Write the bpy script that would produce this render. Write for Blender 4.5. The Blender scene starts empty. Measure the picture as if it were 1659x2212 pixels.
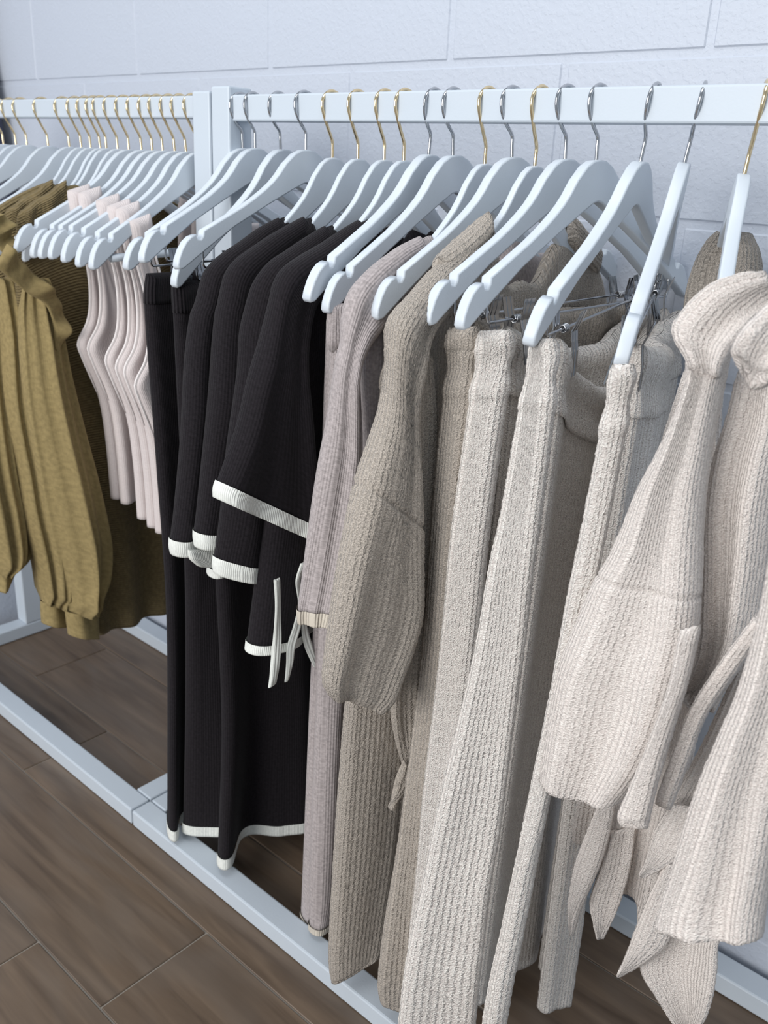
import bpy, bmesh, math, random
import numpy as np
from mathutils import Matrix, Vector
random.seed(7); rng = np.random.default_rng(7)
sc = bpy.context.scene
COL = sc.collection
# ------------------------------------------------------------------ camera
CH = 1.126                                   # camera height above the floor
FPX = 1944.18
CC = np.array([829.5, 1106.0])
RC = np.array([[0.74637408, 0.66395039, 0.04577791],      # camera right
               [0.26825642, -0.23718205, -0.93369329],    # camera down
               [-0.60906833, 0.70916469, -0.35513549]])   # camera forward
cd = bpy.data.cameras.new('camera')
cd.sensor_fit = 'HORIZONTAL'; cd.sensor_width = 36.0; cd.lens = FPX / 1659 * 36.0
cd.clip_start = .02
cd.dof.use_dof = True; cd.dof.focus_distance = 1.02; cd.dof.aperture_fstop = 11
cam = bpy.data.objects.new('camera', cd); COL.objects.link(cam)
M = Matrix.Identity(4)
for i in range(3):
    M[i][0] = RC[0][i]; M[i][1] = -RC[1][i]; M[i][2] = -RC[2][i]
M[2][3] = CH
cam.matrix_world = M
sc.camera = cam
# ------------------------------------------------------------------ light
w = bpy.data.worlds.new('daylight'); sc.world = w; w.use_nodes = True
bg = w.node_tree.nodes['Background']
bg.inputs[0].default_value = (.80, .90, 1.0, 1); bg.inputs[1].default_value = .44
def area(name, loc, target, size, sy, power, colr):
    l = bpy.data.lights.new(name, 'AREA'); l.shape = 'RECTANGLE'; l.size = size; l.size_y = sy
    l.energy = power; l.color = colr
    o = bpy.data.objects.new(name, l); COL.objects.link(o); o.location = loc
    o.rotation_euler = (Vector(target) - Vector(loc)).to_track_quat('-Z', 'Y').to_euler()
    return o
area('shop_window_light', (-.9, -2.5, 1.75), (-.8, .9, .75), 2.4, 2.0, 106, (1, .985, .97))
area('ceiling_light', (-.6, .3, 2.75), (-.7, .75, 0), 1.6, .7, 16, (.96, .98, 1))
sc.view_settings.view_transform = 'Standard'; sc.view_settings.look = 'None'
sc.view_settings.gamma = 1; sc.view_settings.use_curve_mapping = False
sc.view_settings.exposure = 0.0

# ------------------------------------------------------------------ measuring helpers (photo -> metres)
def ray(q):
    return RC.T @ np.array([(q[0] - CC[0]) / FPX, (q[1] - CC[1]) / FPX, 1.0])
def onX(pts, x):
    xs = np.linspace(x[0], x[1], len(pts)) if isinstance(x, tuple) else [x] * len(pts)
    out = []
    for q, xx in zip(pts, xs):
        v = ray(q); v = v * (xx / v[0]); out.append((v[0], v[1], v[2] + CH))
    return out
def onY(pts, y):
    ys = np.linspace(y[0], y[1], len(pts)) if isinstance(y, tuple) else [y] * len(pts)
    out = []
    for q, yy in zip(pts, ys):
        v = ray(q); v = v * (yy / v[1]); out.append((v[0], v[1], v[2] + CH))
    return out
YR = .948                                    # rail axis
ZA = CH + .0943                              # where the hooks rest
def UZ(pts, x):                              # (u forward of the rail, z) on plane x
    xs = np.linspace(x[0], x[1], len(pts)) if isinstance(x, tuple) else [x] * len(pts)
    return [(xx, YR - u, z) for (u, z), xx in zip(pts, xs)]

# ------------------------------------------------------------------ materials
def newmat(name):
    m = bpy.data.materials.new(name); m.use_nodes = True
    nt = m.node_tree; b = nt.nodes['Principled BSDF']
    return m, nt, b
def srgb(r, g, b):
    f = lambda c: (c / 255 / 12.92) if c / 255 <= .04045 else ((c / 255 + .055) / 1.055) ** 2.4
    return (f(r), f(g), f(b), 1)
def nd(nt, typ, **kw):
    n = nt.nodes.new(typ)
    for k, v in kw.items():
        if k.startswith('i_'):
            key = k[2:]; key = int(key) if key.isdigit() else key
            n.inputs[key].default_value = v
        else: setattr(n, k, v)
    return n
def math_(nt, op, a, b=None, c=None):
    n = nt.nodes.new('ShaderNodeMath'); n.operation = op
    for i, x in enumerate((a, b, c)):
        if x is None: continue
        if isinstance(x, (int, float)): n.inputs[i].default_value = x
        else: nt.links.new(x, n.inputs[i])
    return n.outputs[0]
def plain(name, col, rough=.5, metal=0, bump=0, bscale=60, spec=.5):
    m, nt, b = newmat(name)
    b.inputs['Base Color'].default_value = col; b.inputs['Roughness'].default_value = rough
    b.inputs['Metallic'].default_value = metal; b.inputs['Specular IOR Level'].default_value = spec
    if bump:
        tc = nd(nt, 'ShaderNodeTexCoord'); n = nd(nt, 'ShaderNodeTexNoise', i_Scale=bscale, i_Detail=3.0)
        nt.links.new(tc.outputs['Object'], n.inputs['Vector'])
        bp = nd(nt, 'ShaderNodeBump', i_Strength=1.0, i_Distance=bump)
        nt.links.new(n.outputs[0], bp.inputs['Height']); nt.links.new(bp.outputs[0], b.inputs['Normal'])
    return m
def knit(name, col, period, depth, loop=0, lscale=420, heather_shade=.1, stitch=0, sheen=.15, horizontal=False):
    """ribbed knit: ribs run along the cloth's length (uv in metres), loops for boucle yarn"""
    m, nt, b = newmat(name); L = nt.links.new
    uv = nd(nt, 'ShaderNodeUVMap'); uv.uv_map = 'UVMap'
    sep = nd(nt, 'ShaderNodeSeparateXYZ'); L(uv.outputs[0], sep.inputs[0])
    n1 = nd(nt, 'ShaderNodeTexNoise', i_Scale=lscale, i_Detail=2.0); L(uv.outputs[0], n1.inputs['Vector'])
    ax = sep.outputs[1 if horizontal else 0]; ay = sep.outputs[0 if horizontal else 1]
    wob = math_(nt, 'MULTIPLY', math_(nt, 'SUBTRACT', n1.outputs[0], .5), period * (.4 if loop else .15))
    rib = math_(nt, 'SINE', math_(nt, 'MULTIPLY', math_(nt, 'ADD', ax, wob), 2 * math.pi / period))
    h = math_(nt, 'MULTIPLY', rib, depth)
    if stitch:
        st = math_(nt, 'SINE', math_(nt, 'MULTIPLY', ay, 2 * math.pi / stitch))
        h = math_(nt, 'ADD', h, math_(nt, 'MULTIPLY', math_(nt, 'MULTIPLY', st, rib), depth * .3))
    if loop:
        vo = nd(nt, 'ShaderNodeTexVoronoi', i_Scale=lscale * .85); L(uv.outputs[0], vo.inputs['Vector'])
        h = math_(nt, 'ADD', h, math_(nt, 'MULTIPLY', vo.outputs['Distance'], -loop))
        h = math_(nt, 'ADD', h, math_(nt, 'MULTIPLY', n1.outputs[0], loop * 1.2))
    bp = nd(nt, 'ShaderNodeBump', i_Strength=1.0, i_Distance=1.0)
    L(h, bp.inputs['Height']); L(bp.outputs[0], b.inputs['Normal'])
    pit_shade = None
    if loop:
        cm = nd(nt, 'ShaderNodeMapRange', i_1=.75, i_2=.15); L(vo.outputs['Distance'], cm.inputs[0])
        pit_shade = math_(nt, 'ADD', math_(nt, 'MULTIPLY', cm.outputs[0], .55), math_(nt, 'MULTIPLY', math_(nt, 'MULTIPLY_ADD', rib, .5, .5), .2))  # shade in the loop pits and rib grooves, painted into the yarn colour
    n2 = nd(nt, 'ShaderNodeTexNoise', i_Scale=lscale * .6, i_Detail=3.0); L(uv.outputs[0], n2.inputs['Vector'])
    mx = nd(nt, 'ShaderNodeMix', data_type='RGBA'); hr = nd(nt, 'ShaderNodeMapRange', i_1=.33, i_2=.67); L(n2.outputs[0], hr.inputs[0]); L(math_(nt, 'ADD', pit_shade, math_(nt, 'MULTIPLY', hr.outputs[0], .35)) if loop else hr.outputs[0], mx.inputs[0])
    mx.inputs[6].default_value = tuple(c * (1 - heather_shade) for c in col[:3]) + (1,)  # dark end: random heather, plus the painted pit shade on looped yarns
    mx.inputs[7].default_value = tuple(min(1, c * (1 + heather_shade)) for c in col[:3]) + (1,)
    L(mx.outputs[2], b.inputs['Base Color'])
    b.inputs['Roughness'].default_value = .92; b.inputs['Specular IOR Level'].default_value = .15
    b.inputs['Sheen Weight'].default_value = sheen
    return m
MT = {}
MT['paint'] = plain('white_lacquer', srgb(210, 218, 226), .4, bump=.00012, bscale=500)
MT['rackpaint'] = plain('white_powder_coat', srgb(197, 206, 215), .45, bump=.0001, bscale=400)
MT['chrome'] = plain('chrome', (.5, .51, .53, 1), .14, 1)
MT['gold'] = plain('brass', (.80, .64, .40, 1), .18, 1)
MT['clear'] = plain('clear_plastic', (.75, .78, .8, 1), .12); 
MT['clear'].node_tree.nodes['Principled BSDF'].inputs['Transmission Weight'].default_value = .85
MT['black'] = knit('black_knit', (.0135, .0112, .0135, 1), .0036, .00016, stitch=.0028, heather_shade=.25, sheen=.06)
MT['blackrib'] = knit('black_rib', (.0135, .0112, .0135, 1), .004, .0007, heather_shade=.2, sheen=.06)
MT['trim'] = knit('ivory_rib_trim', srgb(232, 234, 228), .0026, .0002, heather_shade=.06, sheen=.1)
MT['cord'] = knit('ivory_cord', srgb(226, 228, 222), .004, .0003, heather_shade=.04, sheen=.1)
MT['lav'] = knit('grey_mauve_knit', srgb(170, 161, 160), .0032, .0002, stitch=.0028, heather_shade=.2)
MT['cuffcream'] = knit('cream_rib', srgb(205, 196, 182), .0035, .0004, heather_shade=.06)
MT['taupe'] = knit('taupe_boucle', srgb(184, 174, 163), .0054, .0008, loop=.0016, lscale=700, heather_shade=.34)
MT['cream'] = knit('cream_boucle', srgb(240, 227, 220), .0054, .0008, loop=.0016, lscale=700, heather_shade=.26)
MT['creamfine'] = knit('cream_boucle_fine', srgb(240, 227, 220), .0040, .0006, loop=.0013, lscale=880, heather_shade=.22)
MT['blush'] = knit('blush_jersey', srgb(216, 206, 204), .003, .00012, heather_shade=.04)
MT['binding'] = knit('blush_binding', srgb(232, 225, 223), .003, .0002, heather_shade=.03)
MT['olive'] = knit('olive_cotton', srgb(147, 130, 90), .0022, .00005, lscale=200, heather_shade=.14, sheen=.05)
MT['smock'] = knit('olive_smocking', srgb(122, 107, 76), .0045, .0009, loop=.0008, lscale=150, heather_shade=.2, horizontal=True, sheen=.05)
MT['darkolive'] = knit('dark_olive_cloth', srgb(46, 41, 32), .0022, .00005, lscale=200, heather_shade=.1, sheen=0)
# wall paint, mortar
def wallmat():
    m, nt, b = newmat('white_block_paint'); L = nt.links.new
    tc = nd(nt, 'ShaderNodeTexCoord')
    g = nd(nt, 'ShaderNodeNewGeometry')
    n = nd(nt, 'ShaderNodeTexNoise', i_Scale=130.0, i_Detail=4.0); L(g.outputs['Position'], n.inputs['Vector'])
    n3 = nd(nt, 'ShaderNodeTexNoise', i_Scale=45.0, i_Detail=2.0); L(g.outputs['Position'], n3.inputs['Vector'])
    cr = nd(nt, 'ShaderNodeMapRange', i_1=.46, i_2=.60); L(n.outputs[0], cr.inputs[0])
    h = math_(nt, 'ADD', math_(nt, 'MULTIPLY', cr.outputs[0], .0003), math_(nt, 'MULTIPLY', n3.outputs[0], .0006))
    bp = nd(nt, 'ShaderNodeBump', i_Strength=.8, i_Distance=1.0); L(h, bp.inputs['Height']); L(bp.outputs[0], b.inputs['Normal'])
    b.inputs['Base Color'].default_value = srgb(193, 199, 210); b.inputs['Roughness'].default_value = .5
    return m
MT['wall'] = wallmat()
def floormat():
    m, nt, b = newmat('wood_look_tile'); L = nt.links.new
    g = nd(nt, 'ShaderNodeNewGeometry'); oi = nd(nt, 'ShaderNodeObjectInfo')
    add = nd(nt, 'ShaderNodeVectorMath', operation='ADD')
    cmb = nd(nt, 'ShaderNodeCombineXYZ')
    r = math_(nt, 'MULTIPLY', oi.outputs['Random'], 37.0); L(r, cmb.inputs[0]); L(r, cmb.inputs[1])
    L(g.outputs['Position'], add.inputs[0]); L(cmb.outputs[0], add.inputs[1])
    mp = nd(nt, 'ShaderNodeMapping'); mp.inputs['Scale'].default_value = (2.2, 26, 1); L(add.outputs[0], mp.inputs['Vector'])
    n = nd(nt, 'ShaderNodeTexNoise', i_Scale=1.6, i_Detail=6.0, i_Distortion=.6); L(mp.outputs[0], n.inputs['Vector'])
    mp2 = nd(nt, 'ShaderNodeMapping'); mp2.inputs['Scale'].default_value = (3, 9, 1); L(add.outputs[0], mp2.inputs['Vector'])
    n2 = nd(nt, 'ShaderNodeTexNoise', i_Scale=1.0, i_Detail=3.0, i_Distortion=1.5); L(mp2.outputs[0], n2.inputs['Vector'])
    cr = nd(nt, 'ShaderNodeValToRGB'); L(n.outputs[0], cr.inputs[0])
    e = cr.color_ramp.elements
    e[0].position = .25; e[0].color = srgb(80, 66, 54); e[1].position = .72; e[1].color = srgb(120, 102, 85)
    mx = nd(nt, 'ShaderNodeMix', data_type='RGBA'); L(cr.outputs[0], mx.inputs[6])
    mx.inputs[7].default_value = srgb(112, 101, 91)
    f = nd(nt, 'ShaderNodeMapRange', i_1=.45, i_2=.75, i_4=.6); L(n2.outputs[0], f.inputs[0]); L(f.outputs[0], mx.inputs[0])
    L(mx.outputs[2], b.inputs['Base Color']); b.inputs['Roughness'].default_value = .42
    return m
MT['floor'] = floormat()
MT['grout'] = plain('grey_grout', srgb(150, 142, 132), .9)
MT['navy'] = plain('dark_navy_paint', srgb(38, 44, 66), .5)

# ------------------------------------------------------------------ mesh helpers
def mkobj(name, me, mat, parent=None):
    o = bpy.data.objects.new(name, me); COL.objects.link(o)
    if mat and not me.materials: me.materials.append(MT[mat])
    if parent: o.parent = parent
    return o
def tag(o, label=None, cat=None, group=None, kind=None):
    if label: o['label'] = label
    if cat: o['category'] = cat
    if group: o['group'] = group
    if kind: o['kind'] = kind
    return o
def empty(name, loc=(0, 0, 0)):
    o = bpy.data.objects.new(name, None); o.empty_display_size = .02; COL.objects.link(o); o.location = loc
    return o
def adopt(o, parent):                         # parent while keeping the world place
    o.parent = parent; o.matrix_parent_inverse = Matrix.Translation(-Vector(parent.location))
    return o
def boxmesh(name, sx, sy, sz, bev=.002, seg=1):
    bm = bmesh.new(); bmesh.ops.create_cube(bm, size=1)
    bmesh.ops.scale(bm, vec=(sx, sy, sz), verts=bm.verts)
    if bev: bmesh.ops.bevel(bm, geom=bm.edges[:], offset=bev, segments=seg, affect='EDGES', profile=.5)
    me = bpy.data.meshes.new(name); bm.to_mesh(me); bm.free()
    return me
def box(name, a, b, mat, parent=None, bev=.002, seg=2):
    a = np.array(a, float); b = np.array(b, float); c = (a + b) / 2
    me = boxmesh(name, *(b - a), bev=bev, seg=seg)
    o = mkobj(name, me, mat); o.location = c
    if parent: adopt(o, parent)
    return o
def catmull(P, n=None, step=None, ts=None):
    P = np.array(P, float)
    if len(P) == 2: P = np.array([P[0], P[0] * 2 / 3 + P[1] / 3, P[0] / 3 + P[1] * 2 / 3, P[1]])
    Q = np.vstack([2 * P[0] - P[1], P, 2 * P[-1] - P[-2]])
    out = []
    for i in range(1, len(Q) - 2):
        p0, p1, p2, p3 = Q[i - 1], Q[i], Q[i + 1], Q[i + 2]
        t = np.linspace(0, 1, 24, endpoint=False)[:, None]
        out.append(.5 * (2 * p1 + (p2 - p0) * t + (2 * p0 - 5 * p1 + 4 * p2 - p3) * t ** 2 + (3 * p1 - p0 - 3 * p2 + p3) * t ** 3))
    out = np.vstack(out + [P[-1:]])
    d = np.concatenate([[0], np.cumsum(np.linalg.norm(np.diff(out, axis=0), axis=1))])
    if ts is None: ts = np.linspace(0, 1, n)
    return np.array([np.interp(ts * d[-1], d, out[:, k]) for k in range(out.shape[1])]).T, d[-1]
def gridmesh(name, G, U, V, smooth=True, closed=True):
    nv, nu = G.shape[:2]
    me = bpy.data.meshes.new(name)
    me.vertices.add(nv * nu); me.vertices.foreach_set('co', G.reshape(-1))
    cols = nu if closed else nu - 1
    i, j = np.meshgrid(np.arange(nv - 1), np.arange(cols), indexing='ij')
    j2 = (j + 1) % nu
    quads = np.stack([i * nu + j, (i + 1) * nu + j, (i + 1) * nu + j2, i * nu + j2], -1).reshape(-1, 4)
    nf = len(quads)
    me.loops.add(nf * 4); me.loops.foreach_set('vertex_index', quads.reshape(-1).astype(np.int32))
    me.polygons.add(nf); me.polygons.foreach_set('loop_start', np.arange(nf, dtype=np.int32) * 4)
    me.polygons.foreach_set('loop_total', np.full(nf, 4, np.int32))
    me.polygons.foreach_set('use_smooth', np.full(nf, smooth))
    uvl = me.uv_layers.new(name='UVMap')
    Ux = np.concatenate([U, U[:, -1:] + (U[:, 1:2] - U[:, 0:1])], 1) if closed else U
    Vx = np.concatenate([V, V[:, :1]], 1) if closed else V
    uv = np.stack([np.stack([Ux[i, j], Vx[i, j]], -1), np.stack([Ux[i + 1, j], Vx[i + 1, j]], -1),
                   np.stack([Ux[i + 1, j + 1], Vx[i + 1, j + 1]], -1), np.stack([Ux[i, j + 1], Vx[i, j + 1]], -1)], 2)
    uvl.data.foreach_set('uv', uv.reshape(-1).astype(np.float32))
    me.update(); me.validate()
    return me
def tube(name, pts, r, mat, parent=None, step=.004, sides=8, smooth=True):
    """round wire or cord along a path"""
    P, L = catmull(pts, n=max(4, int(sum(np.linalg.norm(np.diff(np.array(pts, float), axis=0), axis=1)) / step)))
    T = np.gradient(P, axis=0); T /= np.linalg.norm(T, axis=1)[:, None]
    a = np.array([1., 0, 0]) if abs(T[0][0]) < .8 else np.array([0, 1., 0])
    rr = np.interp(np.linspace(0, 1, len(P)), np.linspace(0, 1, len(r)), r) if isinstance(r, (list, tuple)) else np.full(len(P), r)
    rows = []; N = a - T[0] * (a @ T[0]); N /= np.linalg.norm(N)
    th = np.linspace(0, 2 * np.pi, sides, endpoint=False)
    for k in range(len(P)):
        N = N - T[k] * (N @ T[k]); N /= np.linalg.norm(N); Bn = np.cross(T[k], N)
        ring = P[k] + rr[k] * (np.cos(th)[:, None] * N + np.sin(th)[:, None] * Bn)
        if k == 0: rows.append(np.repeat(P[k][None], sides, 0) + .001 * (ring - P[k]))
        rows.append(ring)
        if k == len(P) - 1: rows.append(np.repeat(P[k][None], sides, 0) + .001 * (ring - P[k]))
    G = np.array(rows); nv = len(G)
    U = np.repeat(np.linspace(0, 2 * np.pi * np.mean(rr), sides, endpoint=False)[None], nv, 0)
    V = np.repeat(np.linspace(0, L, nv)[:, None], sides, 1)
    me = gridmesh(name, G, U, V, smooth)
    o = mkobj(name, me, mat)
    if parent is not None: adopt(o, parent)
    return o
def wave(k, a0, a1, ph=0., drift=0., pw=1.0):
    return lambda w, v: (a0 + (a1 - a0) * v ** pw) * np.sin(2 * np.pi * (k * w + ph + drift * v))
def tcurve(pts, v):
    return np.interp(v, [p[0] for p in pts], [p[1] for p in pts])
def sheet(name, F, B, t, mat, parent=None, folds=(), step=.006, rt=True, rb=False, jit=0., prof=None, hem=None,
          vr=(0., 1.), grow=0., bulge=None, lip=True, seed=0, ustep=None, towards=(1, -.6, .2)):
    """cloth hanging double: closed flattened tube between a front edge F and a back edge B"""
    F = np.array(F, float); B = np.array(B, float)
    L0 = max(catmull(F, n=40)[1], catmull(B, n=40)[1]) * (vr[1] - vr[0])
    nv = max(6, int(L0 / step)); vs = np.linspace(vr[0], vr[1], nv)
    tf = (lambda v: tcurve(t, v)) if isinstance(t, (list, tuple)) else (lambda v: np.full_like(np.asarray(v, float), t))
    full = L0 / (vr[1] - vr[0])
    t0 = float(tf(np.array([vr[0]]))[0]); t1 = float(tf(np.array([vr[1]]))[0])
    if rt: vs = np.concatenate([vr[0] + np.array([0, .02, .08, .2, .4, .65]) * t0 / full, vs[vs > vr[0] + .8 * t0 / full]])
    if rb: vs = np.concatenate([vs[vs < vr[1] - .8 * t1 / full], vr[1] - np.array([.65, .4, .2, .08, .02, 0]) * t1 / full])
    nv = len(vs)
    Fc, _ = catmull(F, ts=vs); Bc, _ = catmull(B, ts=vs)
    ch = Bc - Fc; Lc = np.linalg.norm(ch, axis=1); e = ch / Lc[:, None]
    T = np.gradient((Fc + Bc) / 2, axis=0); T /= np.linalg.norm(T, axis=1)[:, None]
    n = np.cross(e, T); n /= np.linalg.norm(n, axis=1)[:, None]
    tw = np.array(towards, float)
    if (n @ tw).mean() < 0: n = -n
    tt = tf(vs) + grow
    bb = np.zeros(nv)
    if bulge is not None: bb = (bulge(vs) - 1) * tt; tt = tt + bb; bb = bb * .7
    if rt: d = np.clip((vs - vr[0]) * full / max(t0, 1e-4), 0, 1); tt = tt * np.sqrt(np.clip(1 - (1 - d) ** 2, .0004, 1))
    if rb: d = np.clip((vr[1] - vs) * full / max(t1, 1e-4), 0, 1); tt = tt * np.sqrt(np.clip(1 - (1 - d) ** 2, .0004, 1))
    ust = ustep or step
    nf = max(4, int(Lc.mean() / ust)); nc = max(4, int(np.pi * tt.mean() / ust)) + 1
    Lh = Lc / 2 + grow + bb
    a = np.maximum(Lh - tt, .15 * Lc)
    wr = np.linspace(-1, 1, nf, endpoint=False)
    rows_w = [wr, None, -wr, None]
    thc = np.linspace(np.pi / 2, -np.pi / 2, nc, endpoint=False)
    W = []; S = []
    for k in range(nv):
        w1 = wr * a[k]; s1 = np.full(nf, tt[k])
        w2 = a[k] + tt[k] * np.cos(thc) * min(1, (Lh[k] - a[k]) / max(tt[k], 1e-6)); s2 = tt[k] * np.sin(thc)
        W.append(np.concatenate([w1, w2, -w1, -w2])); S.append(np.concatenate([s1, s2, -s1, -s2]))
    W = np.array(W); S = np.array(S); nu = W.shape[1]
    wn = np.clip(.5 + W / np.maximum(Lc, 1e-6)[:, None], 0, 1); vv = np.repeat(vs[:, None], nu, 1)
    off = np.zeros_like(W)
    for f in folds: off = off + f(wn, vv)
    C = (Fc + Bc) / 2
    G = C[:, None] + e[:, None] * W[..., None] + n[:, None] * (S + off)[..., None]
    G0 = G.copy()
    if prof is not None: G[..., 2] += prof(wn) * (1 - vv) ** 2
    if hem is not None: G[..., 2] += hem(wn) * vv ** 3
    if jit:
        du = np.roll(G, -1, 1) - np.roll(G, 1, 1); dv = np.gradient(G, axis=0)
        N = np.cross(du, dv); N /= np.maximum(np.linalg.norm(N, axis=2), 1e-9)[..., None]
        r_ = np.random.default_rng(seed + 11).normal(0, 1, G.shape[:2])
        G = G + N * (jit * np.clip(r_, -2, 2.5))[..., None]
    per = (4 * a + 2 * np.pi * tt).mean()
    seg = np.linalg.norm(np.roll(G0, -1, 1) - G0, axis=2).mean(0)
    U = np.repeat(np.concatenate([[0], np.cumsum(seg)[:-1]])[None], nv, 0) + seed * .137
    V = np.repeat((vs * full)[:, None], nu, 1)
    if lip and not rb:                       # turned-in hem so the cloth has thickness
        rows = []
        for dk, sh in ((0, .0022), (1, .003), (4, .0035)):
            k = max(nv - 1 - dk, 0)
            s_ = max(0., 1 - sh / max(tt[k], 1e-4)); wl = W[k] * (1 - sh / max(Lc[k] / 2, .004))
            r0 = C[k] + e[k] * wl[:, None] + n[k] * (S[k] * s_ + off[k])[:, None]
            if hem is not None: r0[..., 2] += hem(wn[k]) * vv[k] ** 3
            if prof is not None: r0[..., 2] += prof(wn[k]) * (1 - vv[k]) ** 2
            rows.append(r0)
        G = np.concatenate([G, np.array(rows)]); U = np.concatenate([U, U[-1:].repeat(3, 0)])
        V = np.concatenate([V, V[-1:] + np.array([.002, .006, .02])[:, None]])
    me = gridmesh(name, G, U, V)
    o = mkobj(name, me, mat)
    if parent is not None: adopt(o, parent)
    return o

# ------------------------------------------------------------------ setting: floor
YW = 1.176; XEND = -2.36; XR = .55
fl = box('floor', (XEND - .1, -1.2, -.03), (XR, YW + .05, -.0025), 'grout', bev=0); tag(fl, kind='structure')
pl_cache = {}
y0 = .470 - .188 * 8; end0 = {8: -.888, 7: -1.057, 9: -1.459, 10: -.62, 11: -1.02}
for r in range(0, 13):
    ya = y0 + .188 * r; yb = min(ya + .188, YW + .02)
    if ya >= YW: break
    xs = end0.get(r, random.uniform(-1.4, -.4)); PLN = 1.14
    while xs > XEND: xs -= PLN
    while xs < XR:
        a = max(xs, XEND - .05); b = min(xs + PLN, XR)
        if b - a > .03:
            k = (round(b - a, 4), round(yb - ya, 4))
            if k not in pl_cache: pl_cache[k] = boxmesh('plank', b - a - .003, yb - ya - .003, .02, bev=.0012)
            o = mkobj('plank', pl_cache[k], 'floor'); o.location = ((a + b) / 2, (ya + yb) / 2, -.010)
            adopt(o, fl)
        xs += PLN
# ------------------------------------------------------------------ setting: block wall
wb = box('wall_back', (XEND - .1, YW + .002, 0), (XR, YW + .09, 2.35), 'wall', bev=0); tag(wb, kind='structure')
bl_cache = {}
zj = CH + .152 - 1.2
for r in range(-1, 12):
    za = max(zj + .2 * r, 0); zb = min(zj + .2 * (r + 1), 2.35)
    if zb - za < .02: continue
    off = 0 if r % 2 == 0 else .2
    xs = -.525 + off
    while xs > XEND: xs -= .4
    while xs < XR:
        a = max(xs, XEND - .08); b = min(xs + .4, XR)
        if b - a > .02:
            k = (round(b - a, 4), round(zb - za, 4))
            if k not in bl_cache: bl_cache[k] = boxmesh('block', b - a - .008, .05, zb - za - .008, bev=.003, seg=1)
            o = mkobj('block', bl_cache[k], 'wall'); o.location = ((a + b) / 2, YW + .025, (za + zb) / 2); adopt(o, wb)
        xs += .4
we = box('wall_left', (XEND - .1, -1.2, 0), (XEND, YW, 2.35), 'wall', bev=0); tag(we, kind='structure')

# ------------------------------------------------------------------ racks
def rack(x0, x1, zt, zb, label, post_top):
    r = empty('garment_rack', ((x0 + x1) / 2, YR, 0)); tag(r, label, 'garment rack', 'white metal garment racks')
    box('top_rail', (x0 + .002, YR - .0155, zb), (x1 - .002, YR + .0155, zt), 'rackpaint', r, .0025)
    for xa in (x0, x1 - .042):
        box('post', (xa, YR - .022, .034), (xa + .042, YR + .022, post_top), 'rackpaint', r, .003)
        box('foot_bar', (xa, .757, .001), (xa + .042, 1.113, .034), 'rackpaint', r, .003)
    box('base_rail', (x0, .716, .001), (x1, .756, .034), 'rackpaint', r, .003)
    box('base_rail', (x0, 1.114, .001), (x1, 1.158, .034), 'rackpaint', r, .003)
    return r
rack(-1.175, .46, ZA - .0018, CH + .057, 'white metal clothes rack carrying the black, grey and cream knitwear', CH + .104)
rack(-1.985, -1.179, ZA - .0018, CH + .061, 'white metal clothes rack carrying the olive blouses and blush tops', CH + .098)

# ------------------------------------------------------------------ hangers
half = [(0, 0), (.012, -.0012), (.025, -.007), (.042, -.021), (.055, -.036), (.066, -.0465), (.08, -.057), (.1, -.070), (.119, -.081),
        (.158, -.1005), (.1845, -.1135), (.1855, -.1205), (.1885, -.1245), (.1935, -.1245), (.1955, -.1185), (.204, -.1215), (.212, -.128), (.219, -.138),
        (.2245, -.150), (.2262, -.158), (.2235, -.1625), (.2165, -.1615), (.1755, -.1345), (.133, -.1075), (.075, -.0775), (.03, -.0555), (.008, -.0455), (0, -.0440)]
def hanger_body_mesh():
    out = [(-u, z) for u, z in half] + [(u, z) for u, z in reversed(half[1:-1])]
    bm = bmesh.new(); th = .0065
    a = [bm.verts.new((-th, y, z)) for y, z in out]; b = [bm.verts.new((th, y, z)) for y, z in out]
    n = len(out)
    bm.faces.new(a); bm.faces.new(list(reversed(b)))
    for i in range(n): bm.faces.new((a[i], b[i], b[(i + 1) % n], a[(i + 1) % n]))
    bmesh.ops.recalc_face_normals(bm, faces=bm.faces[:])
    rim = [ed for ed in bm.edges if abs(ed.verts[0].co.x - ed.verts[1].co.x) < 1e-6]
    bmesh.ops.bevel(bm, geom=rim, offset=.0022, segments=2, affect='EDGES', profile=.6)
    for f in bm.faces:
        f.smooth = len(f.verts) < 10
    me = bpy.data.meshes.new('hanger_body'); bm.to_mesh(me); bm.free()
    me.materials.append(MT['paint'])
    return me
BODY = hanger_body_mesh()
HOOKS = {'silver': [(0, -.006), (0, .012), (.0005, .0235), (.010, .034), (.0175, .045), (.0205, .056), (.018, .066), (.0105, .0725), (0, .0752), (-.011, .0725), (-.018, .066), (-.0205, .056)],
         'gold': [(0, -.006), (0, .010), (.0005, .021), (.0085, .0365), (.0155, .051), (.0195, .0625), (.018, .073), (.0105, .0805), (0, .0835), (-.011, .0805), (-.018, .0735), (-.0195, .064)]}
HH = {'silver': .0736, 'gold': .082}
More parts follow.
